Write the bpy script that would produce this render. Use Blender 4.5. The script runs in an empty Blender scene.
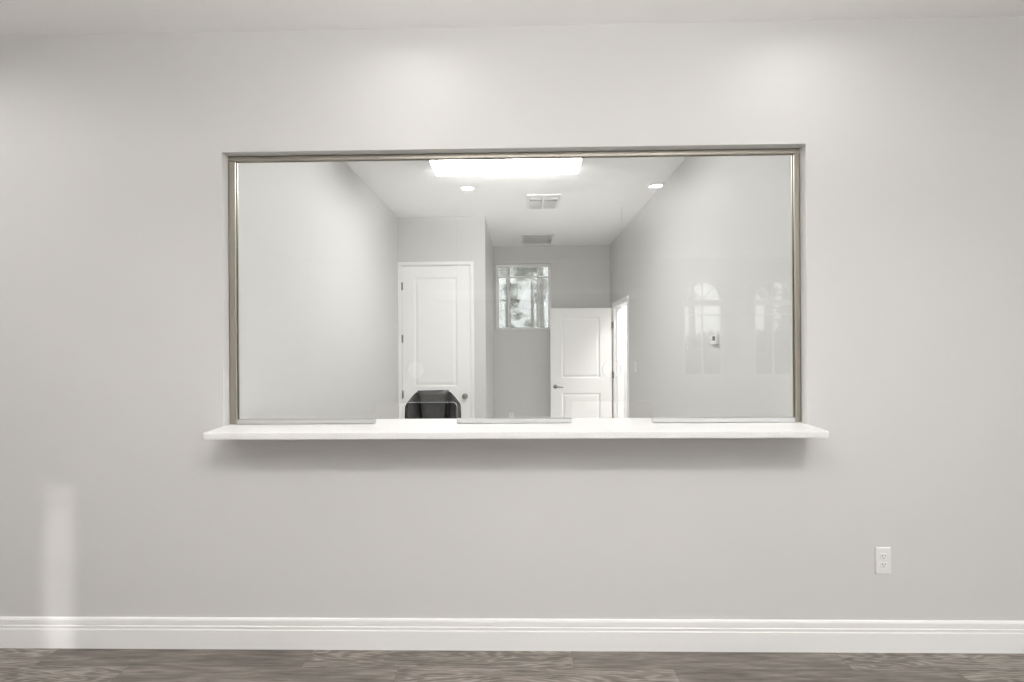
import bpy, bmesh, math, random
from mathutils import Matrix, Vector
random.seed(7)
PI = math.pi
S = bpy.context.scene
COL = S.collection

# ------------------------------------------------------------------ materials
def mat(name, color=(.8, .8, .8), rough=.5, metal=0., spec=.5, bump=0., bscale=200., var=0., vscale=6.):
    m = bpy.data.materials.new(name); m.use_nodes = True
    nt = m.node_tree; b = nt.nodes['Principled BSDF']
    b.inputs['Base Color'].default_value = (*color, 1)
    b.inputs['Roughness'].default_value = rough
    b.inputs['Metallic'].default_value = metal
    b.inputs['Specular IOR Level'].default_value = spec
    tc = nt.nodes.new('ShaderNodeTexCoord')
    if bump:
        n = nt.nodes.new('ShaderNodeTexNoise'); n.inputs['Scale'].default_value = bscale
        n.inputs['Detail'].default_value = 3
        bp = nt.nodes.new('ShaderNodeBump'); bp.inputs['Strength'].default_value = bump
        bp.inputs['Distance'].default_value = .002
        nt.links.new(tc.outputs['Object'], n.inputs['Vector'])
        nt.links.new(n.outputs['Fac'], bp.inputs['Height'])
        nt.links.new(bp.outputs['Normal'], b.inputs['Normal'])
    if var:
        n = nt.nodes.new('ShaderNodeTexNoise'); n.inputs['Scale'].default_value = vscale
        n.inputs['Detail'].default_value = 6
        r = nt.nodes.new('ShaderNodeValToRGB')
        r.color_ramp.elements[0].position = .35; r.color_ramp.elements[1].position = .65
        r.color_ramp.elements[0].color = (*[c * (1 - var) for c in color], 1)
        r.color_ramp.elements[1].color = (*[min(1, c * (1 + var)) for c in color], 1)
        nt.links.new(tc.outputs['Object'], n.inputs['Vector'])
        nt.links.new(n.outputs['Fac'], r.inputs['Fac'])
        nt.links.new(r.outputs['Color'], b.inputs['Base Color'])
    return m

def emit(name, color, strength):
    m = bpy.data.materials.new(name); m.use_nodes = True
    nt = m.node_tree; nt.nodes.clear()
    e = nt.nodes.new('ShaderNodeEmission'); o = nt.nodes.new('ShaderNodeOutputMaterial')
    e.inputs['Color'].default_value = (*color, 1); e.inputs['Strength'].default_value = strength
    nt.links.new(e.outputs[0], o.inputs['Surface'])
    m.cycles.emission_sampling = 'FRONT'
    return m

def glass(name, tint, f0=.04):
    # thin architectural glass: straight-through light plus Schlick mirror reflection on both faces
    m = bpy.data.materials.new(name); m.use_nodes = True
    nt = m.node_tree; nt.nodes.clear(); N = nt.nodes.new; L = nt.links.new
    o = N('ShaderNodeOutputMaterial'); mix = N('ShaderNodeMixShader')
    t = N('ShaderNodeBsdfTransparent'); t.inputs['Color'].default_value = (*tint, 1)
    g = N('ShaderNodeBsdfGlossy'); g.inputs['Roughness'].default_value = 0.0
    geo = N('ShaderNodeNewGeometry')
    d = N('ShaderNodeVectorMath'); d.operation = 'DOT_PRODUCT'
    L(geo.outputs['Incoming'], d.inputs[0]); L(geo.outputs['Normal'], d.inputs[1])
    a = N('ShaderNodeMath'); a.operation = 'ABSOLUTE'; L(d.outputs['Value'], a.inputs[0])
    s = N('ShaderNodeMath'); s.operation = 'SUBTRACT'; s.inputs[0].default_value = 1; L(a.outputs[0], s.inputs[1])
    p = N('ShaderNodeMath'); p.operation = 'POWER'; p.inputs[1].default_value = 5; L(s.outputs[0], p.inputs[0])
    q = N('ShaderNodeMath'); q.operation = 'MULTIPLY_ADD'; q.inputs[1].default_value = 1 - f0; q.inputs[2].default_value = f0
    L(p.outputs[0], q.inputs[0]); L(q.outputs[0], mix.inputs['Fac'])
    L(t.outputs[0], mix.inputs[1]); L(g.outputs[0], mix.inputs[2]); L(mix.outputs[0], o.inputs['Surface'])
    return m

def floor_mat():
    m = bpy.data.materials.new('vinyl_plank'); m.use_nodes = True
    nt = m.node_tree; N = nt.nodes.new; L = nt.links.new; b = nt.nodes['Principled BSDF']
    def M(op, a, bb=None, c=None):
        n = N('ShaderNodeMath'); n.operation = op
        for i, v in enumerate((a, bb, c)):
            if v is None: continue
            if isinstance(v, (int, float)): n.inputs[i].default_value = v
            else: L(v, n.inputs[i])
        return n.outputs[0]
    tc = N('ShaderNodeTexCoord'); sx = N('ShaderNodeSeparateXYZ'); L(tc.outputs['Object'], sx.inputs[0])
    X, Y = sx.outputs['X'], sx.outputs['Y']
    W, LN = .18, 1.264
    yr = M('DIVIDE', M('ADD', Y, .141), W); row = M('FLOOR', yr)
    t = M('MULTIPLY', M('SUBTRACT', M('FRACT', yr), .5), W)            # across the plank
    xo = M('DIVIDE', M('SUBTRACT', M('ADD', X, 1.03), M('MULTIPLY', row, .64 * LN)), LN)
    idx = M('FLOOR', xo); s = M('MULTIPLY', M('SUBTRACT', M('FRACT', xo), .5), LN)   # along it
    cid = N('ShaderNodeCombineXYZ'); L(row, cid.inputs[0]); L(idx, cid.inputs[1])
    wn = N('ShaderNodeTexWhiteNoise'); wn.noise_dimensions = '3D'; L(cid.outputs[0], wn.inputs['Vector'])
    sc = N('ShaderNodeSeparateColor'); L(wn.outputs['Color'], sc.inputs[0])
    r1, r2, r3 = sc.outputs[0], sc.outputs[1], sc.outputs[2]
    # every second plank is flat-sawn (nested ovals), the others straight-grained
    par = M('MULTIPLY', M('ABSOLUTE', M('SUBTRACT', M('FRACT', M('MULTIPLY', M('ADD', idx, row), .5)), 0)), 2)
    flat = M('SUBTRACT', 1, par)
    cv = N('ShaderNodeCombineXYZ')
    L(M('ADD', M('MULTIPLY', s, 2.2), M('MULTIPLY', r1, 40)), cv.inputs[0]); L(M('ADD', M('MULTIPLY', t, 22), M('MULTIPLY', r2, 9)), cv.inputs[1]); L(idx, cv.inputs[2])
    n1 = N('ShaderNodeTexNoise'); n1.inputs['Scale'].default_value = 1.6; n1.inputs['Detail'].default_value = 3; L(cv.outputs[0], n1.inputs['Vector'])
    s0 = M('MULTIPLY', M('SUBTRACT', M('FRACT', M('MULTIPLY', r3, 7.3)), .5), .5)
    ds = M('DIVIDE', M('SUBTRACT', s, s0), .24); dt = M('DIVIDE', t, .026)
    rad = M('SQRT', M('ADD', M('MULTIPLY', ds, ds), M('MULTIPLY', dt, dt)))
    radn = M('ADD', rad, M('MULTIPLY', n1.outputs['Fac'], 1.8))
    ring = M('MULTIPLY_ADD', M('SINE', M('MULTIPLY', radn, 15.)), .5, .5)
    ring = M('POWER', ring, 1.6)
    cg = N('ShaderNodeCombineXYZ')
    L(M('ADD', M('MULTIPLY', X, 6.0), M('MULTIPLY', r2, 30)), cg.inputs[0]); L(M('MULTIPLY', Y, 55), cg.inputs[1]); L(M('MULTIPLY', r1, 17), cg.inputs[2])
    n2 = N('ShaderNodeTexNoise'); n2.inputs['Scale'].default_value = 1; n2.inputs['Detail'].default_value = 6; n2.inputs['Roughness'].default_value = .6; L(cg.outputs[0], n2.inputs['Vector'])
    cl = N('ShaderNodeCombineXYZ')
    L(M('ADD', M('MULTIPLY', X, 2.4), M('MULTIPLY', r3, 30)), cl.inputs[0]); L(M('MULTIPLY', Y, 14), cl.inputs[1])
    n3 = N('ShaderNodeTexNoise'); n3.inputs['Scale'].default_value = 1; n3.inputs['Detail'].default_value = 4; L(cl.outputs[0], n3.inputs['Vector'])
    g = M('ADD', M('MULTIPLY', M('MULTIPLY', ring, flat), .22), M('MULTIPLY', n2.outputs['Fac'], .78))
    g = M('ADD', g, M('MULTIPLY', n3.outputs['Fac'], .5))
    g = M('ADD', g, M('MULTIPLY', M('SUBTRACT', r2, .5), .14))
    ra = N('ShaderNodeValToRGB'); L(g, ra.inputs['Fac'])
    e = ra.color_ramp.elements
    e[0].position = .36; e[0].color = (.070, .058, .049, 1)
    e[1].position = .95; e[1].color = (.36, .325, .29, 1)
    k = e.new(.66); k.color = (.192, .169, .148, 1)
    # plank joints
    ej = M('MINIMUM', M('SUBTRACT', W / 2, M('ABSOLUTE', t)), M('SUBTRACT', LN / 2, M('ABSOLUTE', s)))
    jn = M('LESS_THAN', ej, .0012)
    mx = N('ShaderNodeMix'); mx.data_type = 'RGBA'; L(M('MULTIPLY', jn, .55), mx.inputs[0]); L(ra.outputs['Color'], mx.inputs[6]); mx.inputs[7].default_value = (.07, .058, .05, 1)
    L(mx.outputs[2], b.inputs['Base Color'])
    b.inputs['Roughness'].default_value = .5; b.inputs['Specular IOR Level'].default_value = .35
    bp = N('ShaderNodeBump'); bp.inputs['Strength'].default_value = .15; bp.inputs['Distance'].default_value = .001
    L(M('SUBTRACT', g, jn), bp.inputs['Height']); L(bp.outputs['Normal'], b.inputs['Normal'])
    return m

WALL = mat('wall_paint', (.666, .659, .652), .55, spec=.3, bump=.05, bscale=160)
CEIL = mat('ceiling_paint', (.90, .896, .89), .8, spec=.2, bump=.08, bscale=120)
TRIM = mat('trim_enamel', (.90, .896, .89), .35, spec=.45)
DOOR = mat('door_enamel', (.90, .895, .885), .38, spec=.45)
QUARTZ = mat('white_quartz', (.83, .826, .82), .25, spec=.5, var=.02, vscale=90)
NICKEL = mat('brushed_nickel', (.47, .44, .385), .42, 1.0, bump=.05, bscale=300)
ALU = mat('satin_aluminium', (.80, .80, .80), .28, 1.0)
STEEL = mat('satin_steel', (.24, .235, .22), .32, 1.0)
PLASTIC = mat('white_plastic', (.84, .835, .825), .3)
SLOT = mat('dark_slot', (.09, .088, .085), .6)
LEATHER = mat('black_leather', (.016, .016, .0155), .42, spec=.45, bump=.5, bscale=260, var=.15, vscale=30)
SEAMM = mat('black_piping', (.006, .006, .006), .6)
BLACKP = mat('black_plastic', (.022, .022, .022), .4)
SCREEN = mat('grey_display', (.16, .165, .16), .25)
DUCTP = mat('grille_backing', (.80, .79, .78), .7)
DUCT = mat('duct_dark', (.20, .195, .19), .7)
GRILLE = mat('grille_enamel', (.80, .79, .78), .4)
PANE = glass('clear_glass', (.985, .992, .986))
EDGE = mat('polished_glass_edge', (.80, .84, .81), .12, spec=.8)
TINT = glass('window_glass', (.345, .35, .345), .005)
CLEARW = glass('lobby_window_glass', (.63, .64, .635))
HAZY = glass('sidelight_glass', (.9, .9, .9))
def veil_mat():  # translucent veil that lays a pale haze over the view outside
    m = bpy.data.materials.new('haze_veil'); m.use_nodes = True
    nt = m.node_tree; nt.nodes.clear(); N = nt.nodes.new; L = nt.links.new
    o = N('ShaderNodeOutputMaterial'); mix = N('ShaderNodeMixShader'); mix.inputs['Fac'].default_value = .16
    t = N('ShaderNodeBsdfTransparent'); d = N('ShaderNodeBsdfTranslucent'); d.inputs['Color'].default_value = (.6, .6, .59, 1)
    L(t.outputs[0], mix.inputs[1]); L(d.outputs[0], mix.inputs[2]); L(mix.outputs[0], o.inputs['Surface'])
    return m
VEIL = veil_mat()
LENS = emit('downlight_lens', (1, .988, .972), 53)
LENSC = emit('side_downlight_lens', (1, .988, .972), 250)
LENSB = emit('bright_downlight_lens', (1, .988, .972), 590)
FILL_LENS = emit('fill_uplight_lens', (1, .988, .972), 37)
BLEND_GLOW = emit('soft_lower_lens', (1, .988, .972), .5)  # underside glow added so the fixture's mirrored silhouette blends away
HALL_FILL = emit('added_hall_diffuser', (1, .99, .97), 85)
DIFF = emit('lit_acrylic_diffuser', (1, .99, .97), 28)
BARK = mat('pine_bark', (.36, .345, .325), .9, bump=.6, bscale=25, var=.35, vscale=9)
NEEDLE = mat('pine_foliage', (.25, .265, .225), .8, var=.35, vscale=3)
LEAFG = mat('hedge_foliage', (.055, .065, .045), .8, var=.35, vscale=3)
GROUND = mat('pale_concrete', (.62, .61, .58), .9, var=.3, vscale=1.5)
FLOOR = floor_mat()
BOUNCE_FLOOR = mat('pale_bounce_floor', (.52, .513, .50), .4, var=.05, vscale=3)  # unseen office floor, made pale to bounce light up into the room

# ------------------------------------------------------------------ mesh helpers
def finish(name, bm, m, parent=None, smooth=False, recalc=True):
    if recalc: bmesh.ops.recalc_face_normals(bm, faces=bm.faces)
    me = bpy.data.meshes.new(name); bm.to_mesh(me); bm.free()
    for x in (m if isinstance(m, (list, tuple)) else [m]): me.materials.append(x)
    if smooth:
        for p in me.polygons: p.use_smooth = True
        try: me.set_sharp_from_angle(angle=math.radians(38))
        except Exception: pass
    o = bpy.data.objects.new(name, me); COL.objects.link(o)
    if parent: o.parent = parent
    return o

def box(bm, x0, x1, y0, y1, z0, z1, bev=0., seg=2):
    r = bmesh.ops.create_cube(bm, size=1)
    vs = r['verts']
    for v in vs:
        v.co = Vector((x0 if v.co.x < 0 else x1, y0 if v.co.y < 0 else y1, z0 if v.co.z < 0 else z1))
    if bev:
        es = list({e for v in vs for e in v.link_edges})
        bmesh.ops.bevel(bm, geom=es, offset=bev, segments=seg, affect='EDGES', profile=.5)

def B(*boxes, bev=0.):
    bm = bmesh.new()
    for b in boxes: box(bm, *b, bev=bev)
    return bm

def lathe(bm, prof, seg=32, M=None):
    """profile of (radius, height) spun about local Z"""
    M = M or Matrix()
    rings = []
    for r, z in prof:
        if r < 1e-6: rings.append([bm.verts.new(M @ Vector((0, 0, z)))])
        else: rings.append([bm.verts.new(M @ Vector((r * math.cos(2 * PI * i / seg), r * math.sin(2 * PI * i / seg), z))) for i in range(seg)])
    for a, b in zip(rings, rings[1:]):
        for i in range(seg):
            j = (i + 1) % seg
            if len(a) == 1 and len(b) == 1: continue
            if len(a) == 1: bm.faces.new((a[0], b[i], b[j]))
            elif len(b) == 1: bm.faces.new((a[i], a[j], b[0]))
            else: bm.faces.new((a[i], a[j], b[j], b[i]))

def tube(bm, pts, rad, seg=10):
    pts = [Vector(p) for p in pts]
    rads = rad if isinstance(rad, (list, tuple)) else [rad] * len(pts)
    rings = []
    for i, p in enumerate(pts):
        d = (pts[min(i + 1, len(pts) - 1)] - pts[max(i - 1, 0)]).normalized()
        a = d.orthogonal().normalized() if i == 0 else (rings[-1][1] - d * rings[-1][1].dot(d)).normalized()
        b = d.cross(a)
        rings.append(([bm.verts.new(p + (a * math.cos(2 * PI * k / seg) + b * math.sin(2 * PI * k / seg)) * rads[i]) for k in range(seg)], a))
    for (r0, _), (r1, _) in zip(rings, rings[1:]):
        for k in range(seg): bm.faces.new((r0[k], r0[(k + 1) % seg], r1[(k + 1) % seg], r1[k]))
    bm.faces.new(rings[0][0]); bm.faces.new(rings[-1][0][::-1])

def plate(outline, holes, t):
    """flat plate with holes, outline in (x, z), thickness along y centred on 0 -> bmesh"""
    cu = bpy.data.curves.new('temporary', 'CURVE'); cu.dimensions = '2D'; cu.fill_mode = 'BOTH'; cu.extrude = t / 2
    for pts in [outline] + list(holes):
        sp = cu.splines.new('POLY'); sp.points.add(len(pts) - 1); sp.use_cyclic_u = True
        for p, (x, z) in zip(sp.points, pts): p.co = (x, z, 0, 1)
    o = bpy.data.objects.new('temporary', cu); COL.objects.link(o)
    dg = bpy.context.evaluated_depsgraph_get(); dg.update()
    me = bpy.data.meshes.new_from_object(o.evaluated_get(dg))
    bm = bmesh.new(); bm.from_mesh(me)
    bmesh.ops.remove_doubles(bm, verts=bm.verts, dist=1e-5)
    bm.transform(Matrix.Rotation(PI / 2, 4, 'X'))
    bpy.data.objects.remove(o); bpy.data.curves.remove(cu); bpy.data.meshes.remove(me)
    return bm

def gridwall(us, vs, holes, t0, t1, axis):
    """wall of thickness t0..t1 along axis ('x' or 'y'), us along the wall, vs heights, holes = (u0,u1,v0,v1)"""
    us, vs = sorted(set(us)), sorted(set(vs)); bm = bmesh.new()
    def solid(i, j):
        if not (0 <= i < len(us) - 1 and 0 <= j < len(vs) - 1): return False
        u, v = (us[i] + us[i + 1]) / 2, (vs[j] + vs[j + 1]) / 2
        return not any(h[0] < u < h[1] and h[2] < v < h[3] for h in holes)
    P = (lambda u, t, v: (u, t, v)) if axis == 'y' else (lambda u, t, v: (t, u, v))
    def q(*p): bm.faces.new([bm.verts.new(P(*c)) for c in p])
    for i in range(len(us) - 1):
        for j in range(len(vs) - 1):
            if not solid(i, j): continue
            a, b, c, d = us[i], us[i + 1], vs[j], vs[j + 1]
            for t in (t0, t1): q((a, t, c), (b, t, c), (b, t, d), (a, t, d))
            if not solid(i - 1, j): q((a, t0, c), (a, t1, c), (a, t1, d), (a, t0, d))
            if not solid(i + 1, j): q((b, t0, c), (b, t1, c), (b, t1, d), (b, t0, d))
            if not solid(i, j - 1): q((a, t0, c), (a, t1, c), (b, t1, c), (b, t0, c))
            if not solid(i, j + 1): q((a, t0, d), (a, t1, d), (b, t1, d), (b, t0, d))
    bmesh.ops.remove_doubles(bm, verts=bm.verts, dist=1e-5)
    return bm

def struct(o): o['kind'] = 'structure'; return o
def empty(name, loc=(0, 0, 0), rz=0.):
    o = bpy.data.objects.new(name, None); COL.objects.link(o); o.location = loc; o.rotation_euler = (0, 0, rz)
    o.empty_display_size = .1; return o
def tag(o, label, cat, group=None, kind=None):
    o['label'] = label; o['category'] = cat
    if group: o['group'] = group
    if kind: o['kind'] = kind
    return o
def copy_tree(o, parent=None):
    c = o.copy(); COL.objects.link(c)
    if parent: c.parent = parent
    for ch in list(o.children): copy_tree(ch, c)
    return c

# ------------------------------------------------------------------ main dimensions (metres)
H = 3.05                       # ceiling
XL, XR = -1.478, 1.384         # inner room side walls = ends of the opening
OT, CT, CB = 2.452, 1.095, 1.0645   # opening head, counter top, counter underside
LX0, LX1, LY = -3.9, 5.2, -6.15    # lobby extents
YC, XC = 3.40, -.425           # closet front wall, its corner
YB = 5.10                      # office back wall

# ------------------------------------------------------------------ room shell
struct(finish('floor', B((LX0 - .2, LX1 + .2, LY - .2, .065, -.12, 0)), FLOOR))
struct(finish('floor_office', B((LX0 - .2, LX1 + .2, .065, 6.8, -.12, 0)), BOUNCE_FLOOR))
struct(finish('ceiling', B((LX0 - .2, LX1 + .2, LY - .2, 6.8, H, H + .15)), CEIL))
struct(finish('wall_front', gridwall([LX0, XL, XR, LX1], [0, CB, OT, H], [(XL, XR, CB, OT)], 0, .13, 'y'), WALL))
FILLWIN = (-5.4, -3.15, .35, 2.80)      # unseen side window added for fill daylight (y0, y1, z0, z1)
struct(finish('wall_left', B((LX0 - .15, LX0, LY, .13, 0, H)), WALL))
# narrow sidelight in the lobby side wall, arched windows in the lobby rear wall
SLY0, SLY1, SLZ = -5.885, -5.725, 2.63
struct(finish('wall_right', gridwall([LY, SLY0, SLY1, FILLWIN[0], FILLWIN[1], .13], [0, .12, FILLWIN[2], SLZ, FILLWIN[3], H], [(SLY0, SLY1, .12, SLZ), FILLWIN], LX1, LX1 + .06, 'x'), WALL))
def arch(cx, hw, z0, zs, n=24):
    return [(cx - hw, z0), (cx + hw, z0), (cx + hw, zs)] + [(cx + hw * math.cos(PI * i / n), zs + hw * math.sin(PI * i / n)) for i in range(1, n)] + [(cx - hw, zs)]
AW = [(3.26, .37), (4.52, .37)]; AZ0, AZS = .92, 2.30
bm = plate([(LX0, 0), (LX1, 0), (LX1, H), (LX0, H)], [arch(c, w, AZ0, AZS) for c, w in AW], .15)
bm.transform(Matrix.Translation((0, LY - .075, 0)))
struct(finish('wall_rear', bm, WALL))
struct(finish('wall_office_left', B((XL - .13, XL, .13, YC, 0, H)), WALL))
D1X0, D1X1, D1Z = -1.448, -.592, 2.480       # closet door rough opening
struct(finish('wall_closet', gridwall([XL - .13, D1X0, D1X1, XC], [0, D1Z, H], [(D1X0, D1X1, -1, D1Z)], YC, YC + .12, 'y'), WALL))
struct(finish('wall_closet_side', B((XC - .12, XC, YC + .12, YB, 0, H)), WALL))
struct(finish('wall_closet_left', B((XL - .13, XL, YC + .12, YB, 0, H)), WALL))
WX0, WX1, WZ0, WZ1 = -.385, .47, 1.745, 2.775
struct(finish('wall_office_rear', gridwall([XL - .13, WX0, WX1, 3.4], [0, WZ0, WZ1, H], [(WX0, WX1, WZ0, WZ1)], YB, YB + .18, 'y'), WALL))
DY0, DY1, DZ = 3.90, 4.85, 2.075
struct(finish('wall_office_right', gridwall([.13, DY0, DY1, YB], [0, DZ, H], [(DY0, DY1, -1, DZ)], XR, XR + .125, 'x'), WALL))
struct(finish('wall_hall_far', B((3.3, 3.4, 2.2, YB, 0, H)), WALL))
struct(finish('wall_hall_front', B((XR + .125, 3.4, 2.1, 2.2, 0, H)), WALL))

def baseboard(name, p0, p1, nrm, h=.148):
    prof = [(0, 0), (.0170, 0), (.0170, .092), (.0150, .0945), (.0100, .095), (.0100, .0985), (.0140, .099), (.0140, .109), (.0125, .111), (.0080, .1115), (.0080, .116), (.0115, .1165), (.0115, .138), (.0090, .1445), (.0045, h), (0, h)]
    p0, p1, n = Vector(p0), Vector(p1), Vector(nrm); bm = bmesh.new()
    a = [bm.verts.new(p0 + n * d + Vector((0, 0, z))) for d, z in prof]
    b = [bm.verts.new(p1 + n * d + Vector((0, 0, z))) for d, z in prof]
    for i in range(len(prof)):
        j = (i + 1) % len(prof); bm.faces.new((a[i], a[j], b[j], b[i]))
    bm.faces.new(a); bm.faces.new(b[::-1])
    return struct(finish(name, bm, TRIM))
baseboard('baseboard_front', (LX0, 0, 0), (LX1, 0, 0), (0, -1, 0))
baseboard('baseboard_left', (LX0, LY, 0), (LX0, -.017, 0), (1, 0, 0))
baseboard('baseboard_right', (LX1, LY, 0), (LX1, -.017, 0), (-1, 0, 0))
baseboard('baseboard_rear', (LX0 + .017, LY, 0), (LX1 - .017, LY, 0), (0, 1, 0))
baseboard('baseboard_office_left', (XL, .13, 0), (XL, YC, 0), (1, 0, 0))
baseboard('baseboard_office_right', (XR, .13, 0), (XR, DY0 - .075, 0), (-1, 0, 0))
baseboard('baseboard_office_rear', (XC, YB, 0), (XR, YB, 0), (0, -1, 0))
baseboard('baseboard_closet_side', (XC, YC + .002, 0), (XC, YB - .017, 0), (1, 0, 0))
baseboard('baseboard_hall', (3.3, 2.2, 0), (3.3, YB, 0), (-1, 0, 0))

# ------------------------------------------------------------------ counter
bm = bmesh.new()
pl = [(XL + .002, .225), (XL + .002, 0), (-1.452, -.193), (-1.447, -.199), (-1.44, -.201), (1.352, -.201), (1.359, -.199), (1.363, -.193), (XR - .002, 0), (XR - .002, .225)]
a = [bm.verts.new((x, y, CB + .0005)) for x, y in pl]; b = [bm.verts.new((x, y, CT)) for x, y in pl]
bm.faces.new(a); bm.faces.new(b)
for i in range(len(pl)): j = (i + 1) % len(pl); bm.faces.new((a[i], a[j], b[j], b[i]))
bmesh.ops.bevel(bm, geom=[e for e in bm.edges if abs(e.verts[0].co.z - e.verts[1].co.z) < 1e-6], offset=.003, segments=2, affect='EDGES')
ctr = finish('reception_counter', bm, QUARTZ)
tag(ctr, 'long white quartz reception counter ledge under the wide glass screen', 'counter')

# ------------------------------------------------------------------ glass screen
GY = .065
scr = empty('glass_screen', (0, GY, CT))
tag(scr, 'wide clear glass screen with two pass-through cutouts standing on the white counter', 'glass screen')
def rounded(x0, x1, z0, z1, r, n=6):
    """cut-out outline open at the bottom: up the left side, over rounded corners, down the right"""
    pts = [(x0, z0)]
    pts += [(x0 + r - r * math.cos(PI / 2 * i / n), z1 - r + r * math.sin(PI / 2 * i / n)) for i in range(n + 1)]
    pts += [(x1 - r + r * math.sin(PI / 2 * i / n), z1 - r + r * math.cos(PI / 2 * i / n)) for i in range(n + 1)]
    return pts + [(x1, z0)]
GX0, GX1, GZ1 = -1.455, 1.366, 2.436 - CT
CUT = [(-.742, -.326), (.248, .652)]; CZ = 1.201 - CT
out = [(GX0, .003)]
for c0, c1 in CUT: out += rounded(c0, c1, .003, CZ, .022)
out += [(GX1, .003), (GX1, GZ1), (GX0, GZ1)]
circ = lambda cx, cz, r, n=40: [(cx + r * math.cos(2 * PI * i / n), cz + r * math.sin(2 * PI * i / n)) for i in range(n)]
bm = plate(out, [circ(-.533, 1.363 - CT, .046), circ(.452, 1.363 - CT, .046)], .010)
bmesh.ops.recalc_face_normals(bm, faces=bm.faces)
for f in bm.faces: f.material_index = 0 if abs(f.normal.y) > .5 else 1
finish('glass_pane', bm, [PANE, EDGE], scr)
def u_channel(x0, x1, z0, z1, m, open_dir):
    y0, y1, t = -.014, .014, .003
    bm = bmesh.new()
    box(bm, x0, x1, y0, y0 + t, z0, z1, .0008, 1); box(bm, x0, x1, y1 - t, y1, z0, z1, .0008, 1)
    if open_dir == 'up': box(bm, x0, x1, y0, y1, z0, z0 + t)
    if open_dir == 'down': box(bm, x0, x1, y0, y1, z1 - t, z1)
    if open_dir == 'right': box(bm, x0, x0 + t, y0, y1, z0, z1)
    if open_dir == 'left': box(bm, x1 - t, x1, y0, y1, z0, z1)
    # the gasket lips that grip the glass
    if open_dir in ('up', 'down'):
        z = z1 - .004 if open_dir == 'up' else z0
        for s in (-1, 1): box(bm, x0, x1, *sorted((s * .0055, s * .012)), z, z + .004)
    else:
        x = x1 - .004 if open_dir == 'right' else x0
        for s in (-1, 1): box(bm, x, x + .004, *sorted((s * .0055, s * .012)), z0, z1)
    return bm
finish('top_channel', u_channel(XL + .001, XR - .001, 2.427 - CT, OT - .001 - CT, NICKEL, 'down'), NICKEL, scr)
finish('side_channel', u_channel(XL + .001, -1.442, .0005, 2.426 - CT, NICKEL, 'right'), NICKEL, scr)
finish('side_channel', u_channel(1.356, XR - .001, .0005, 2.426 - CT, NICKEL, 'left'), NICKEL, scr)
for a, b in ((-1.441, CUT[0][0]), (CUT[0][1], CUT[1][0]), (CUT[1][1], 1.355)):
    finish('bottom_channel', u_channel(a, b, .0005, .024, ALU, 'up'), ALU, scr)

# ------------------------------------------------------------------ outlets, switch, thermostat
def outlet(loc, rz, label):
    t = empty('wall_outlet', loc, rz); tag(t, label, 'outlet', None)
    bm = B((-.036, .036, -.0065, 0, -.0635, .0635), bev=.0025); finish('cover_plate', bm, PLASTIC, t)
    for dz in (.0205, -.0205):
        bm = bmesh.new(); box(bm, -.0165, .0165, -.0085, -.006, dz - .0145, dz + .0145, .002)
        r = finish('receptacle', bm, PLASTIC, t)
        s = B((-.0075, -.0050, -.0091, -.008, dz + .001, dz + .0095), (.0050, .0075, -.0091, -.008, dz + .002, dz + .0095))
        lathe(s, [(0, .0), (.0026, 0), (.0026, .001), (0, .001)], 12, Matrix.Translation((0, -.0081, dz - .0068)) @ Matrix.Rotation(PI / 2, 4, 'X'))
        finish('slot', s, SLOT, r)
    bm = bmesh.new(); lathe(bm, [(0, .0012), (.0022, .0010), (.003, 0)], 14, Matrix.Translation((0, -.0065, 0)) @ Matrix.Rotation(PI / 2, 4, 'X'))
    finish('screw', bm, ALU, t)
    return t
outlet((1.736, 0, .436), 0, 'white duplex outlet low on the grey lobby wall just above the baseboard')
outlet((-.160, YB, .400), 0, 'small white outlet on the far office wall under the high window')
t = empty('light_switch', (XR, 3.48, 1.232), -PI / 2)
tag(t, 'white light switch plate on the office side wall next to the open doorway', 'light switch')
finish('cover_plate', B((-.036, .036, -.006, 0, -.058, .058), bev=.0025), PLASTIC, t)
bm = bmesh.new(); box(bm, -.0165, .0165, -.010, -.005, -.033, .033, .002); finish('rocker', bm, PLASTIC, t)
t = empty('thermostat', (XR, 1.09, 1.522), -PI / 2)
tag(t, 'small white thermostat with dark display on the bare office side wall', 'thermostat')
finish('case', B((-.055, .055, -.022, 0, -.034, .034), bev=.005), PLASTIC, t)
finish('display', B((-.005, .042, -.0232, -.0215, -.008, .024)), SCREEN, t)
for x in (-.035, -.020): finish('button', B((x - .005, x + .005, -.0245, -.0215, -.006, .006), bev=.001), PLASTIC, t)

# ------------------------------------------------------------------ doors
def panel_face(bm, x0, x1, z0, z1, y, s, panels):
    """one face of a moulded door at plane y (outward direction s): stiles and rails around raised panels"""
    xs = sorted({x0, x1, *[p[0] for p in panels], *[p[1] for p in panels]}); zs = sorted({z0, z1, *[p[2] for p in panels], *[p[3] for p in panels]})
    def q(pts): bm.faces.new([bm.verts.new(p) for p in pts])
    for i in range(len(xs) - 1):
        for j in range(len(zs) - 1):
            cx, cz = (xs[i] + xs[i + 1]) / 2, (zs[j] + zs[j + 1]) / 2
            if any(p[0] < cx < p[1] and p[2] < cz < p[3] for p in panels): continue
            q([(xs[i], y, zs[j]), (xs[i + 1], y, zs[j]), (xs[i + 1], y, zs[j + 1]), (xs[i], y, zs[j + 1])])
    for a, b, c, d in panels:
        st = [(0, 0), (.006, .002), (.016, .010), (.026, .010), (.052, .003)]
        lp = [[(a + i, y - s * dp, c + i), (b - i, y - s * dp, c + i), (b - i, y - s * dp, d - i), (a + i, y - s * dp, d - i)] for i, dp in st]
        for l0, l1 in zip(lp, lp[1:]):
            for k in range(4): q([l0[k], l0[(k + 1) % 4], l1[(k + 1) % 4], l1[k]])
        q(lp[-1])
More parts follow.
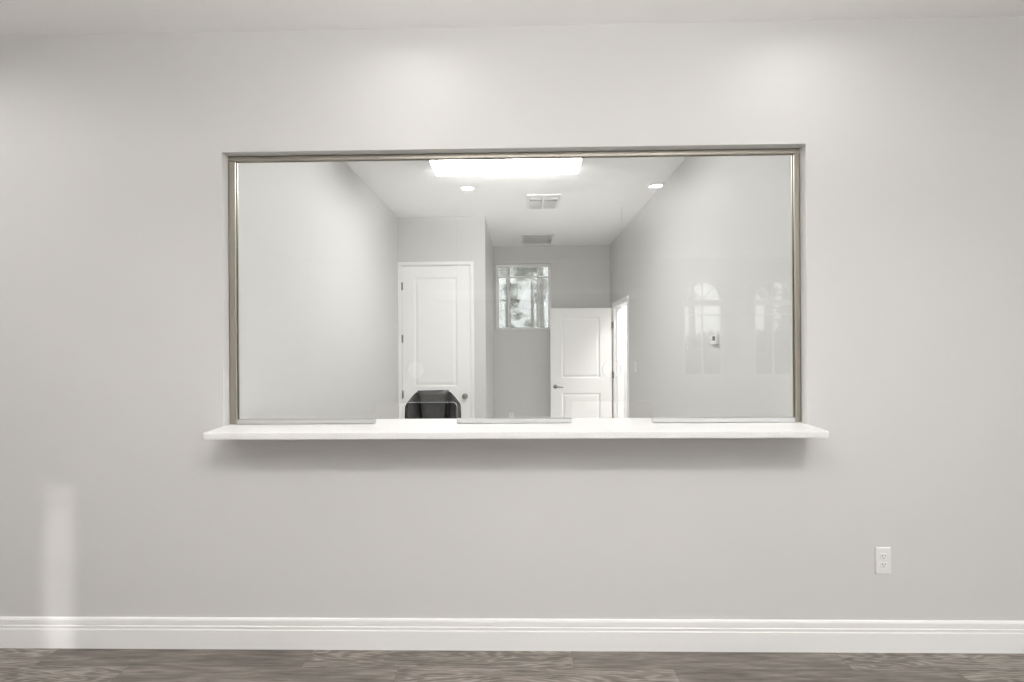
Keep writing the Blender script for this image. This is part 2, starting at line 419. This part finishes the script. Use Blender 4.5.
def door_slab(w, h, t=.035, m1=.145, m2=.15, lock=(.79, 1.01)):
    """moulded two-panel slab: local x 0..w, y 0..t, z 0.008..h"""
    bm = bmesh.new(); P = [(m1, w - m2, .22, lock[0]), (m1, w - m2, lock[1], h - .135)]
    panel_face(bm, 0, w, .008, h, 0, -1, P); panel_face(bm, 0, w, .008, h, t, 1, P)
    def q(pts): bm.faces.new([bm.verts.new(p) for p in pts])
    q([(0, 0, .008), (0, t, .008), (0, t, h), (0, 0, h)]); q([(w, 0, .008), (w, t, .008), (w, t, h), (w, 0, h)])
    q([(0, 0, h), (w, 0, h), (w, t, h), (0, t, h)]); q([(0, 0, .008), (w, 0, .008), (w, t, .008), (0, t, .008)])
    bmesh.ops.remove_doubles(bm, verts=bm.verts, dist=1e-5)
    return bm
def hinge(name, x, y, z, parent):
    bm = bmesh.new(); lathe(bm, [(0, -.050), (.004, -.050), (.0065, -.046), (.0065, .046), (.004, .050), (0, .050)], 12, Matrix.Translation((x, y, z)))
    box(bm, x - .002, x + .012, y, y + .004, z - .044, z + .044)
    return finish(name, bm, STEEL, parent, True)
def casing(x0, x1, h, w=.062, t=.017, y=0.):
    """mitred stepped casing around an opening, on the plane y, sticking out towards -y"""
    bm = bmesh.new()
    prof = [(0, 0), (0, .010), (.004, .012), (.030, .013), (.036, .016), (w - .004, t), (w, t - .004), (w, 0)]
    path = [((x0, 0), (-1, 0)), ((x0, h), (-1, 1)), ((x1, h), (1, 1)), ((x1, 0), (1, 0))]
    R = [[bm.verts.new((p[0] + d * n[0], y - dd, p[1] + d * n[1])) for d, dd in prof] for p, n in path]
    for a, b in zip(R, R[1:]):
        for i in range(len(prof)):
            j = (i + 1) % len(prof); bm.faces.new((a[i], a[j], b[j], b[i]))
    bm.faces.new(R[0]); bm.faces.new(R[-1][::-1])
    return bm
def knob_mesh(y0, s):
    bm = bmesh.new(); M = Matrix.Translation((0, y0, 0)) @ Matrix.Rotation(PI / 2 * (1 if s < 0 else -1), 4, 'X')
    lathe(bm, [(0, 0), (.033, 0), (.033, .004), (.028, .008), (.013, .011), (.011, .026), (.016, .034), (.026, .042), (.030, .052), (.027, .062), (.016, .068), (0, .070)], 28, M)
    return bm
# closet door (closed)
d1 = struct(empty('door_1', (0, YC, 0)))
finish('casing', casing(D1X0 + .008, D1X1 - .008, D1Z - .006, .037), TRIM, d1)
finish('jamb', B((D1X0 + .0005, D1X0 + .016, .0005, .1195, 0, D1Z - .016), (D1X1 - .016, D1X1 - .0005, .0005, .1195, 0, D1Z - .016), (D1X0 + .0005, D1X1 - .0005, .0005, .1195, D1Z - .016, D1Z - .0005),
                 (D1X0 + .016, D1X0 + .028, .045, .06, 0, D1Z - .016), (D1X1 - .028, D1X1 - .016, .045, .06, 0, D1Z - .016)), TRIM, d1)
SW = D1X1 - D1X0 - .032 - .006
bm = door_slab(SW, D1Z - .019, m1=.14, m2=.155); bm.transform(Matrix.Translation((D1X0 + .019, .006, 0)))
sl = finish('door_slab', bm, DOOR, d1)
bm = knob_mesh(.006, -1); bm.transform(Matrix.Translation((D1X1 - .019 - .068, 0, .895))); finish('door_knob', bm, STEEL, sl, True)
for z in (2.22, 1.59, .92, .25): hinge('hinge', D1X0 + .0170, -.004, z, d1)
# open door in the office side wall: slab stands parallel to the rear wall
d2 = struct(empty('door_2', (XR, DY1, 0), -PI / 2))      # local x runs towards -Y, local -y points into the office (-X)
OW = DY1 - DY0
finish('casing', casing(.008, OW - .008, DZ - .006), TRIM, d2)
bm = casing(.008, OW - .008, DZ - .006); bm.transform(Matrix.Scale(-1, 4, (0, 1, 0))); bm.transform(Matrix.Translation((0, .125, 0))); finish('casing', bm, TRIM, d2)
finish('jamb', B((.0005, .016, .0005, .1245, 0, DZ - .016), (OW - .016, OW - .0005, .0005, .1245, 0, DZ - .016), (.0005, OW - .0005, .0005, .1245, DZ - .016, DZ - .0005),
                 (.016, .028, .045, .06, 0, DZ - .016), (OW - .028, OW - .016, .045, .06, 0, DZ - .016)), TRIM, d2)
finish('strike_plate', B((OW - .0165, OW - .0150, .012, .040, .86, .92)), STEEL, d2)
# slab in world axes: x .435..1.35, y 4.846..4.881
bm = door_slab(.915, DZ - .019, m1=.165, m2=.17)
bm.transform(Matrix.Translation((.436, 4.846, 0)))
inv = (Matrix.Translation((XR, DY1, 0)) @ Matrix.Rotation(-PI / 2, 4, 'Z')).inverted()
bm.transform(inv); sl = finish('door_slab', bm, DOOR, d2)
def lever(yf, s):
    bm = bmesh.new(); M = Matrix.Translation((.505, yf, .885)) @ Matrix.Rotation(PI / 2 * (1 if s < 0 else -1), 4, 'X')
    lathe(bm, [(0, 0), (.032, 0), (.032, .005), (.027, .009), (.012, .011), (.011, .045), (0, .046)], 24, M)
    tube(bm, [(.502, yf + s * .046, .885), (.520, yf + s * .050, .886), (.560, yf + s * .052, .884), (.605, yf + s * .050, .880), (.622, yf + s * .048, .878)], [.010, .010, .009, .008, .006], 12)
    bm.transform(inv); return bm
finish('lever_handle', lever(4.846, -1), STEEL, sl, True); finish('lever_handle', lever(4.881, 1), STEEL, sl, True)
for z in (1.80, 1.06, .25):
    bm = bmesh.new(); lathe(bm, [(0, -.052), (.004, -.052), (.0075, -.048), (.0075, .048), (.004, .052), (0, .052)], 12, Matrix.Translation((1.358, 4.838, z)))
    box(bm, 1.350, XR - .002, 4.838, 4.842, z - .045, z + .045); bm.transform(inv); finish('hinge', bm, STEEL, d2, True)

# ------------------------------------------------------------------ windows
w1 = struct(empty('window_1', (0, YB, 0)))
finish('window_frame', B((WX0, WX0 + .04, .07, .13, WZ0, WZ1), (WX1 - .04, WX1, .07, .13, WZ0, WZ1), (WX0 + .04, WX1 - .04, .07, .13, WZ0, WZ0 + .04), (WX0 + .04, WX1 - .04, .07, .13, WZ1 - .04, WZ1)), TRIM, w1)
gx0, gx1, gz0, gz1 = WX0 + .04, WX1 - .04, WZ0 + .04, WZ1 - .04
finish('muntin', B((gx0 + .145, gx0 + .163, .088, .112, gz0, gz1), (gx1 - .163, gx1 - .145, .088, .112, gz0, gz1), (gx0, gx1, .089, .111, gz1 - .165, gz1 - .147)), TRIM, w1)
finish('window_pane', B((gx0, gx1, .098, .102, gz0, gz1)), TINT, w1)
finish('haze_veil', B((gx0, gx1, .116, .117, gz0, gz1)), VEIL, w1)  # added sheet, hazes the trees behind the pane
finish('window_sill', B((WX0 + .001, WX1 - .001, -.02, .07, WZ0 + .0005, WZ0 + .018), bev=.004), QUARTZ, w1)
def arched_window(n, cx, hw):
    w = struct(empty('window_%d' % n, (0, LY - .075, 0)))
    ring = arch(cx, hw - .001, AZ0 + .001, AZS); inner = arch(cx, hw - .05, AZ0 + .05, AZS)
    finish('window_frame', plate(ring, [inner], .06), TRIM, w)
    mb = B((cx - hw + .05, cx + hw - .05, -.03, .03, AZS - .10, AZS), (cx - .012, cx + .012, -.012, .012, AZ0 + .05, AZS - .1), (cx - hw + .05, cx + hw - .05, -.011, .011, AZS - .28, AZS - .255), (cx - .012, cx + .012, -.012, .012, AZS, AZS + hw - .05))
    for a in (PI * .27, PI * .73):
        tube(mb, [(cx, 0, AZS), (cx + (hw - .04) * math.cos(a), 0, AZS + (hw - .04) * math.sin(a))], .010, 6)
    finish('muntin', mb, TRIM, w)
    finish('window_pane', plate(inner, [], .004), CLEARW, w)
    finish('window_sill', B((cx - hw + .002, cx + hw - .002, .03, .11, AZ0 + .001, AZ0 + .02)), QUARTZ, w)
for n, (c, hw) in enumerate(AW): arched_window(n + 2, c, hw)
def fill_window(n, w, x):
    o = struct(empty('window_%d' % n, (x, 0, 0))); y0, y1, z0, z1 = w; y0 += .001; y1 -= .001; z0 += .001; z1 -= .001; f = .05
    finish('window_frame', B((-.025, .025, y0, y0 + f, z0, z1), (-.025, .025, y1 - f, y1, z0, z1), (-.025, .025, y0 + f, y1 - f, z0, z0 + f), (-.025, .025, y0 + f, y1 - f, z1 - f, z1)), TRIM, o)
    finish('muntin', B(*[(-.02, .02, y0 + (y1 - y0) * k / 3 - .02, y0 + (y1 - y0) * k / 3 + .02, z0 + f, z1 - f) for k in ((1, 2) if y1 - y0 > 2 else ())] + [(-.02, .02, y0 + f, y1 - f, 2.1, 2.14)]), TRIM, o)
    finish('window_pane', B((-.002, .002, y0 + f, y1 - f, z0 + f, z1 - f)), HAZY, o)
fill_window(5, FILLWIN, LX1 + .03)  # out of view, added to let fill daylight into the lobby
w4 = struct(empty('window_4', (LX1, 0, 0)))
finish('muntin', B((.02, .04, SLY0, SLY1, SLZ - .088, SLZ - .066)), TRIM, w4)
finish('window_pane', B((.028, .032, SLY0, SLY1, .12, SLZ)), HAZY, w4)

# ------------------------------------------------------------------ ceiling light and vents
cl = empty('ceiling_light', (-.115, 1.645, H))
tag(cl, 'long white wraparound ceiling light glowing above the glass screen', 'ceiling light')
finish('housing', B((-.610, .610, -.13, .13, -.03, -.0005), bev=.004), GRILLE, cl)
bm = bmesh.new(); sec = [(-.165, -.012), (-.165, -.052)] + [(-.165 + .035 - .035 * math.cos(a), -.052 - .035 * math.sin(a)) for a in (PI / 8, PI / 4, 3 * PI / 8, PI / 2)] + \
    [(.165 - .035 + .035 * math.sin(a), -.052 - .035 * math.cos(a)) for a in (0, PI / 8, PI / 4, 3 * PI / 8, PI / 2)] + [(.165, -.012)]
va = [bm.verts.new((-.606, y, z)) for y, z in sec]; vb = [bm.verts.new((.606, y, z)) for y, z in sec]
for i in range(len(sec) - 1): bm.faces.new((vb[i], vb[i + 1], va[i + 1], va[i])[::-1])
finish('diffuser', bm, DIFF, cl, True, recalc=False)
for s in (-1, 1):
    bm = bmesh.new(); o0 = [bm.verts.new((s * .606, y, z)) for y, z in sec]; o1 = [bm.verts.new((s * .612, y, z)) for y, z in sec]
    bm.faces.new(o0); bm.faces.new(o1[::-1])
    for i in range(len(sec)): j = (i + 1) % len(sec); bm.faces.new((o0[i], o0[j], o1[j], o1[i]))
    finish('end_cap', bm, PLASTIC, cl)

v = empty('ceiling_vent', (.245, 2.83, H)); tag(v, 'white two-column ceiling air register just behind the glowing ceiling light', 'air vent')
hx, hy = .175, .24
finish('frame', B((-hx, hx, -hy, -hy + .04, -.012, -.0005), (-hx, hx, hy - .03, hy, -.012, -.0005), (-hx, -hx + .03, -hy + .04, hy - .03, -.012, -.0005), (hx - .03, hx, -hy + .04, hy - .03, -.012, -.0005), (-.010, .010, -hy + .04, hy - .03, -.016, -.0005), bev=.002), GRILLE, v)
finish('duct', B((-hx + .03, hx - .03, -hy + .04, hy - .03, -.003, -.0006)), DUCT, v)
for sx in (-1, 1):
    for y in (-.178, -.005, .055, .112, .165):
        bm = bmesh.new(); x0, x1 = sorted((sx * .012, sx * (hx - .032)))
        a = [bm.verts.new(p) for p in ((x0, y - .014, -.004), (x1, y - .014, -.004), (x1, y + .018, -.030), (x0, y + .018, -.030))]
        f = bm.faces.new(a); bmesh.ops.solidify(bm, geom=[f], thickness=.002)
        finish('louver', bm, GRILLE, v)
v = empty('ceiling_vent', (.245, 4.64, H)); tag(v, 'pale grey ceiling return grille close to the far office wall', 'air vent')
hx, hy = .235, .30
finish('frame', B((-hx, hx, -hy, -hy + .03, -.010, -.0005), (-hx, hx, hy - .03, hy, -.010, -.0005), (-hx, -hx + .03, -hy + .03, hy - .03, -.010, -.0005), (hx - .03, hx, -hy + .03, hy - .03, -.010, -.0005), bev=.002), GRILLE, v)
finish('duct', B((-hx + .03, hx - .03, -hy + .03, hy - .03, -.003, -.0006)), DUCTP, v)
bm = bmesh.new()
for k in range(22):
    y = -hy + .042 + k * .0245
    vs = [bm.verts.new(p) for p in ((-hx + .03, y, -.003), (hx - .03, y, -.003), (hx - .03, y + .017, -.0055), (-hx + .03, y + .017, -.0055))]
    bmesh.ops.solidify(bm, geom=[bm.faces.new(vs)], thickness=.0015)
finish('grille', bm, GRILLE, v)

# ------------------------------------------------------------------ recessed downlights
def downlight(x, y):
    t = empty('downlight', (x, y, H))
    bm = bmesh.new(); lathe(bm, [(.070, -.0005), (.070, -.014), (.073, -.016), (.090, -.006), (.093, -.0005), (.070, -.0005)], 40); finish('trim_ring', bm, PLASTIC, t, True)
    bm = bmesh.new(); vs = [bm.verts.new((.058 * math.cos(-2 * PI * i / 32), .058 * math.sin(-2 * PI * i / 32), -.003)) for i in range(32)]; bm.faces.new(vs); finish('lens', bm, LENS, t, recalc=False)
    return t
proto = downlight(-.51, -.45)
tag(proto, 'round white recessed downlight glowing in the lobby ceiling', 'downlight', 'recessed downlights in the lobby ceiling')
for x, y in [(1.33, -.45), (-2.86, -.85), (3.20, -.45), (-.515, -2.24), (1.325, -2.24), (-2.87, -2.24), (3.20, -2.30)]:
    c = copy_tree(proto); c.location = (x, y, H)
    if y < -.6:
        l = [k for k in c.children if k.name.startswith('lens')][0]; l.data = l.data.copy(); l.data.materials[0] = LENSB if y < -1 and abs(x) < 2 else LENSC
hl = empty('added_hall_panel', (2.3, 4.45, H))  # out-of-view panel added to brighten the doorway and far end of the office
tag(hl, 'unseen square panel added to light the hallway beyond the open office door', 'ceiling light')
finish('frame', B((-.30, .30, -.30, -.27, -.03, -.0005), (-.30, .30, .27, .30, -.03, -.0005), (-.30, -.27, -.27, .27, -.03, -.0005), (.27, .30, -.27, .27, -.03, -.0005), bev=.003), GRILLE, hl)
bm = bmesh.new(); bm.faces.new([bm.verts.new(p) for p in ((-.27, -.27, -.022), (-.27, .27, -.022), (.27, .27, -.022), (.27, -.27, -.022))]); finish('diffuser', bm, HALL_FILL, hl, recalc=False)

# fill light added behind the camera, shaped as a linear pendant washing the lobby ceiling
pu = empty('added_fill_uplight', (.2, -2.75, H))
tag(pu, 'long white fill light added behind the camera, hung as a pendant in the lobby, mirrored faintly in the glass', 'pendant light')
PZ = -1.02
bm = bmesh.new(); sec = [(-.24, PZ + .05), (-.25, PZ + .05), (-.25, PZ), (-.18, PZ - .05), (.18, PZ - .05), (.25, PZ), (.25, PZ + .05), (.24, PZ + .05), (.24, PZ + .02), (-.24, PZ + .02)]
va = [bm.verts.new((-1.12, y, z)) for y, z in sec]; vb = [bm.verts.new((1.12, y, z)) for y, z in sec]
for i in range(len(sec)): j = (i + 1) % len(sec); bm.faces.new((va[i], va[j], vb[j], vb[i]))
bm.faces.new(va); bm.faces.new(vb[::-1])
finish('housing', bm, TRIM, pu)
bm = bmesh.new(); bm.faces.new([bm.verts.new(p) for p in ((-1.10, -.238, PZ + .024), (1.10, -.238, PZ + .024), (1.10, .238, PZ + .024), (-1.10, .238, PZ + .024))]); finish('lens', bm, FILL_LENS, pu, recalc=False)
bm = bmesh.new(); bm.faces.new([bm.verts.new(p) for p in ((-1.10, -.17, PZ - .051), (-1.10, .17, PZ - .051), (1.10, .17, PZ - .051), (1.10, -.17, PZ - .051))]); finish('lens', bm, BLEND_GLOW, pu, recalc=False)
for x in (-.9, .9):
    bm = bmesh.new(); tube(bm, [(x, 0, PZ + .02), (x, 0, -.03)], .004, 8); rod = finish('suspension_rod', bm, STEEL, pu)
    bm = bmesh.new(); lathe(bm, [(0, -.035), (.045, -.03), (.055, -.0005), (0, -.0005)], 20, Matrix.Translation((x, 0, 0))); finish('canopy', bm, TRIM, rod, True)

# ------------------------------------------------------------------ office chair
ch = empty('office_chair', (-.800, 1.95, 0), math.radians(9))
tag(ch, 'black leather office chair behind the counter before the closed tall door', 'chair')
# local frame: front of the chair is -y (towards the lobby window)
def backsurf(u, v):
    """front surface of the backrest, u -1..1 across, v 0..1 up (0.50 .. 1.105 m)"""
    z = .50 + v * .574
    if v < .62: hw = .225 + .028 * math.sin(PI * v / .62 * .5)
    else:
        k = (v - .62) / .38; hw = .253 - .006 * k
    x = u * hw
    lean = .10 + .16 * v + .02 * math.sin(PI * v)
    y = lean - .045 * u * u
    return x, y, z
def back_part(u0, u1, puff, thick, nu=10, nv=22, v0=0., v1=1., off=0.):
    bm = bmesh.new(); F, K = [], []
    for j in range(nv + 1):
        rf, rk = [], []
        for i in range(nu + 1):
            a, c = i / nu, j / nv
            u = u0(c) + (u1(c) - u0(c)) * a; vv = v0 + (v1 - v0) * c
            vv *= 1 - .20 * max(0., (abs(u) - .60) / .40) ** 1.25
            x, y, z = backsurf(u, vv)
            e = (max(0, 1 - (2 * a - 1) ** 4)) ** .5 * (max(0, 1 - (2 * c - 1) ** 10)) ** .5
            rf.append(bm.verts.new((x, y - off - puff * e, z))); rk.append(bm.verts.new((x * .985, y + thick, z - .004 * (c > .9))))
        F.append(rf); K.append(rk)
    for j in range(nv):
        for i in range(nu):
            bm.faces.new((F[j][i], F[j][i + 1], F[j + 1][i + 1], F[j + 1][i])); bm.faces.new((K[j][i], K[j + 1][i], K[j + 1][i + 1], K[j][i + 1]))
    for j in range(nv):
        bm.faces.new((F[j][0], F[j + 1][0], K[j + 1][0], K[j][0])); bm.faces.new((F[j][nu], K[j][nu], K[j + 1][nu], F[j + 1][nu]))
    for i in range(nu):
        bm.faces.new((F[0][i], K[0][i], K[0][i + 1], F[0][i + 1])); bm.faces.new((F[nv][i], F[nv][i + 1], K[nv][i + 1], K[nv][i]))
    return bm
fc = lambda c: .47 + .13 * max(0., (c - .45) / .55)
finish('backrest_cushion', back_part(lambda c: -fc(c), lambda c: fc(c), .045, .05), LEATHER, ch, True)
finish('side_bolster', back_part(lambda c: -1., lambda c: -fc(c) - .03, .032, .045, 8, v1=.985), LEATHER, ch, True)
finish('side_bolster', back_part(lambda c: fc(c) + .03, lambda c: 1., .032, .045, 8, v1=.985), LEATHER, ch, True)
for s in (-1, 1):
    bm = bmesh.new(); P = []
    for j in range(25):
        c = j / 24; x, y, z = backsurf(s * (fc(c * .97) + .015), c * .97); P.append((x, y - .012, z))
    tube(bm, P, .007, 8); finish('piping', bm, SEAMM, ch, True)
bm = back_part(lambda c: -1.03, lambda c: 1.03, .0, .085, 12, v1=.97); bm.transform(Matrix.Translation((0, .012, 0))); finish('backrest_shell', bm, LEATHER, ch, True)
bm = bmesh.new(); box(bm, -.255, .255, -.26, .22, .43, .53, .045, 4); finish('seat', bm, LEATHER, ch, True)
for s in (-1, 1):
    bm = bmesh.new(); box(bm, s * .30 - .032, s * .30 + .032, -.20, .10, .645, .685, .015, 3); ar = finish('armrest', bm, BLACKP, ch, True)
    bm = bmesh.new(); tube(bm, [(s * .23, -.05, .44), (s * .29, -.05, .45), (s * .305, -.05, .52), (s * .30, -.05, .65)], .018, 10); finish('support', bm, BLACKP, ar, True)
bm = bmesh.new(); lathe(bm, [(0, .10), (.028, .10), (.028, .28), (.020, .28), (.020, .41), (.075, .415), (.075, .432), (0, .432)], 20); finish('lift_column', bm, BLACKP, ch, True)
for k in range(5):
    a = 2 * PI * k / 5 + .3; ca, sa = math.cos(a), math.sin(a)
    bm = bmesh.new(); tube(bm, [(ca * .02, sa * .02, .125), (ca * .15, sa * .15, .115), (ca * .30, sa * .30, .085)], [.026, .022, .016], 10); lg = finish('leg', bm, BLACKP, ch, True)
    bm = bmesh.new(); cx, cy = ca * .29, sa * .29
    for s in (-1, 1):
        M = Matrix.Translation((cx - sa * s * .014, cy + ca * s * .014, .0285)) @ Matrix.Rotation(a, 4, 'Z') @ Matrix.Rotation(PI / 2, 4, 'X')
        lathe(bm, [(0, -.009), (.022, -.009), (.028, -.005), (.028, .005), (.022, .009), (0, .009)], 18, M)
    tube(bm, [(cx, cy, .03), (cx, cy, .085)], .007, 8); finish('caster', bm, BLACKP, lg, True)

# ------------------------------------------------------------------ outdoors
struct(finish('ground', B((-40, 40, -45, 45, -.42, -.125)), GROUND))
def foliage(blobs, n, size, rnd):
    bm = bmesh.new()
    for _ in range(n):
        c, r = rnd.choice(blobs)
        d = Vector((rnd.gauss(0, 1), rnd.gauss(0, 1), rnd.gauss(0, 1))).normalized() * r * rnd.random() ** .45
        p = Vector(c) + Vector((d.x, d.y, d.z * .7))
        a = Vector((rnd.gauss(0, 1), rnd.gauss(0, 1), rnd.gauss(0, 1))).normalized(); b = a.orthogonal().normalized()
        s = size * (.6 + rnd.random() * .8)
        bm.faces.new([bm.verts.new(p + a * s), bm.verts.new(p + b * s * .35), bm.verts.new(p - a * s), bm.verts.new(p - b * s * .35)])
    return bm
def tree(x, y, h, r, crown0, label, seed, n=1500, lean=.0, size=.10):
    rnd = random.Random(seed); t = empty('pine_tree', (x, y, -.125)); tag(t, label, 'tree', None)
    bm = bmesh.new(); P = [(lean * h * k / 8 + rnd.uniform(-.02, .02) * (k > 0), rnd.uniform(-.02, .02) * (k > 0), h * k / 8) for k in range(9)]
    tube(bm, P, [r * (1.15 - .95 * k / 8) for k in range(9)], 12)
    blobs = []
    for k in range(16):
        z = crown0 + (h - crown0) * (k / 15); a = rnd.uniform(0, 2 * PI); q = (1.25 - .9 * k / 15) * rnd.uniform(.6, 1.25)
        e = (lean * z + math.cos(a) * q, math.sin(a) * q, z + rnd.uniform(.0, .35))
        tube(bm, [(lean * z, 0, z), (lean * z + math.cos(a) * q * .5, math.sin(a) * q * .5, z + .04), e], [r * .22, r * .14, r * .05], 6)
        blobs.append((e, rnd.uniform(.28, .5)))
    finish('trunk', bm, BARK, t, True)
    finish('foliage', foliage(blobs, n, size, rnd), NEEDLE, t, recalc=False)
    return t
tree(-.54, 18.2, 8.5, .15, 3.6, 'slender pine standing behind the first upright muntin of the office window', 3, 2000, .001, .065)
tree(.72, 15.2, 9.0, .17, 4.0, 'thicker pine seen at the edge of the office window beside the open door', 11, 2000, -.002, .065)
tree(-1.62, 21.0, 9.5, .13, 3.0, 'distant thin pine at the outer edge of the office window', 5, 2000, .0, .075)
tree(.62, 24.0, 8.0, .12, 2.6, 'low distant pine showing between the nearer trunks in the office window', 8, 2600, .0, .075)
# trees in front of the lobby's arched windows (seen mirrored in the glass)
tree(7.55, -12.3, 7.5, .16, 2.0, 'bushy pine mirrored in the glass within the outer arched window', 21, 3800)
tree(9.3, -14.6, 7.5, .16, 1.6, 'pine mirrored at the rim of the outer arched window', 22, 2600)
tree(6.15, -14.9, 7.0, .14, 3.0, 'thin pine mirrored in the glass within the inner arched window', 23, 900)
bl = [((-1 + i * .4, -9.2 + random.uniform(-.3, .3), .55 + .42 * (i % 3)), .62) for i in range(34)]
hd = finish('hedge', foliage(bl, 14000, .14, random.Random(4)), LEAFG, recalc=False)
tag(hd, 'dark leafy hedge outside the arched lobby windows', 'hedge', kind='stuff')

struct(finish('wall_sun_block', B((9.0, 9.2, -8.3, 8, -.125, 4.4)), CEIL))  # unseen wall added to keep direct sun out of the lobby side window
# ------------------------------------------------------------------ daylight
W = bpy.data.worlds.new('overcast_sky'); S.world = W; W.use_nodes = True
bg = W.node_tree.nodes['Background']; bg.inputs['Color'].default_value = (.97, .985, 1, 1); bg.inputs['Strength'].default_value = 8.5
sd = bpy.data.lights.new('sun', 'SUN'); sd.energy = 1.3; sd.angle = math.radians(.35); sd.color = (1, .97, .92)
so = bpy.data.objects.new('sun', sd); COL.objects.link(so); so.location = (12, -12, 6)
so.rotation_euler = Vector((-.78, .60, -.19)).to_track_quat('-Z', 'Y').to_euler()

# ------------------------------------------------------------------ camera
cd = bpy.data.cameras.new('camera'); cam = bpy.data.objects.new('camera', cd); COL.objects.link(cam); S.camera = cam
cd.sensor_width = 36; cd.lens = 36 * 480 / 1024; cd.shift_y = 6.5 / 1024; cd.clip_start = .05
th, ro = .0192, .0068
fw = Vector((-math.sin(th), math.cos(th), 0)); rt = Vector((math.cos(th), math.sin(th), 0)); up = Vector((0, 0, 1))
r2 = rt * math.cos(ro) - up * math.sin(ro); u2 = rt * math.sin(ro) + up * math.cos(ro)
M = Matrix((r2, u2, -fw)).transposed().to_4x4(); M.translation = (0, -2.35, 1.475); cam.matrix_world = M

S.view_settings.view_transform = 'Standard'; S.view_settings.look = 'None'
S.view_settings.gamma = 1; S.view_settings.use_curve_mapping = False; S.view_settings.exposure = .13
S.cycles.max_bounces = 14; S.cycles.diffuse_bounces = 8; S.cycles.transparent_max_bounces = 16
S.cycles.sample_clamp_indirect = 6; S.cycles.blur_glossy = .5
S.cycles.use_adaptive_sampling = False; S.cycles.use_denoising = True; S.cycles.denoiser = 'OPENIMAGEDENOISE'; S.cycles.denoising_prefilter = 'ACCURATE'
S.cycles.light_sampling_threshold = 0
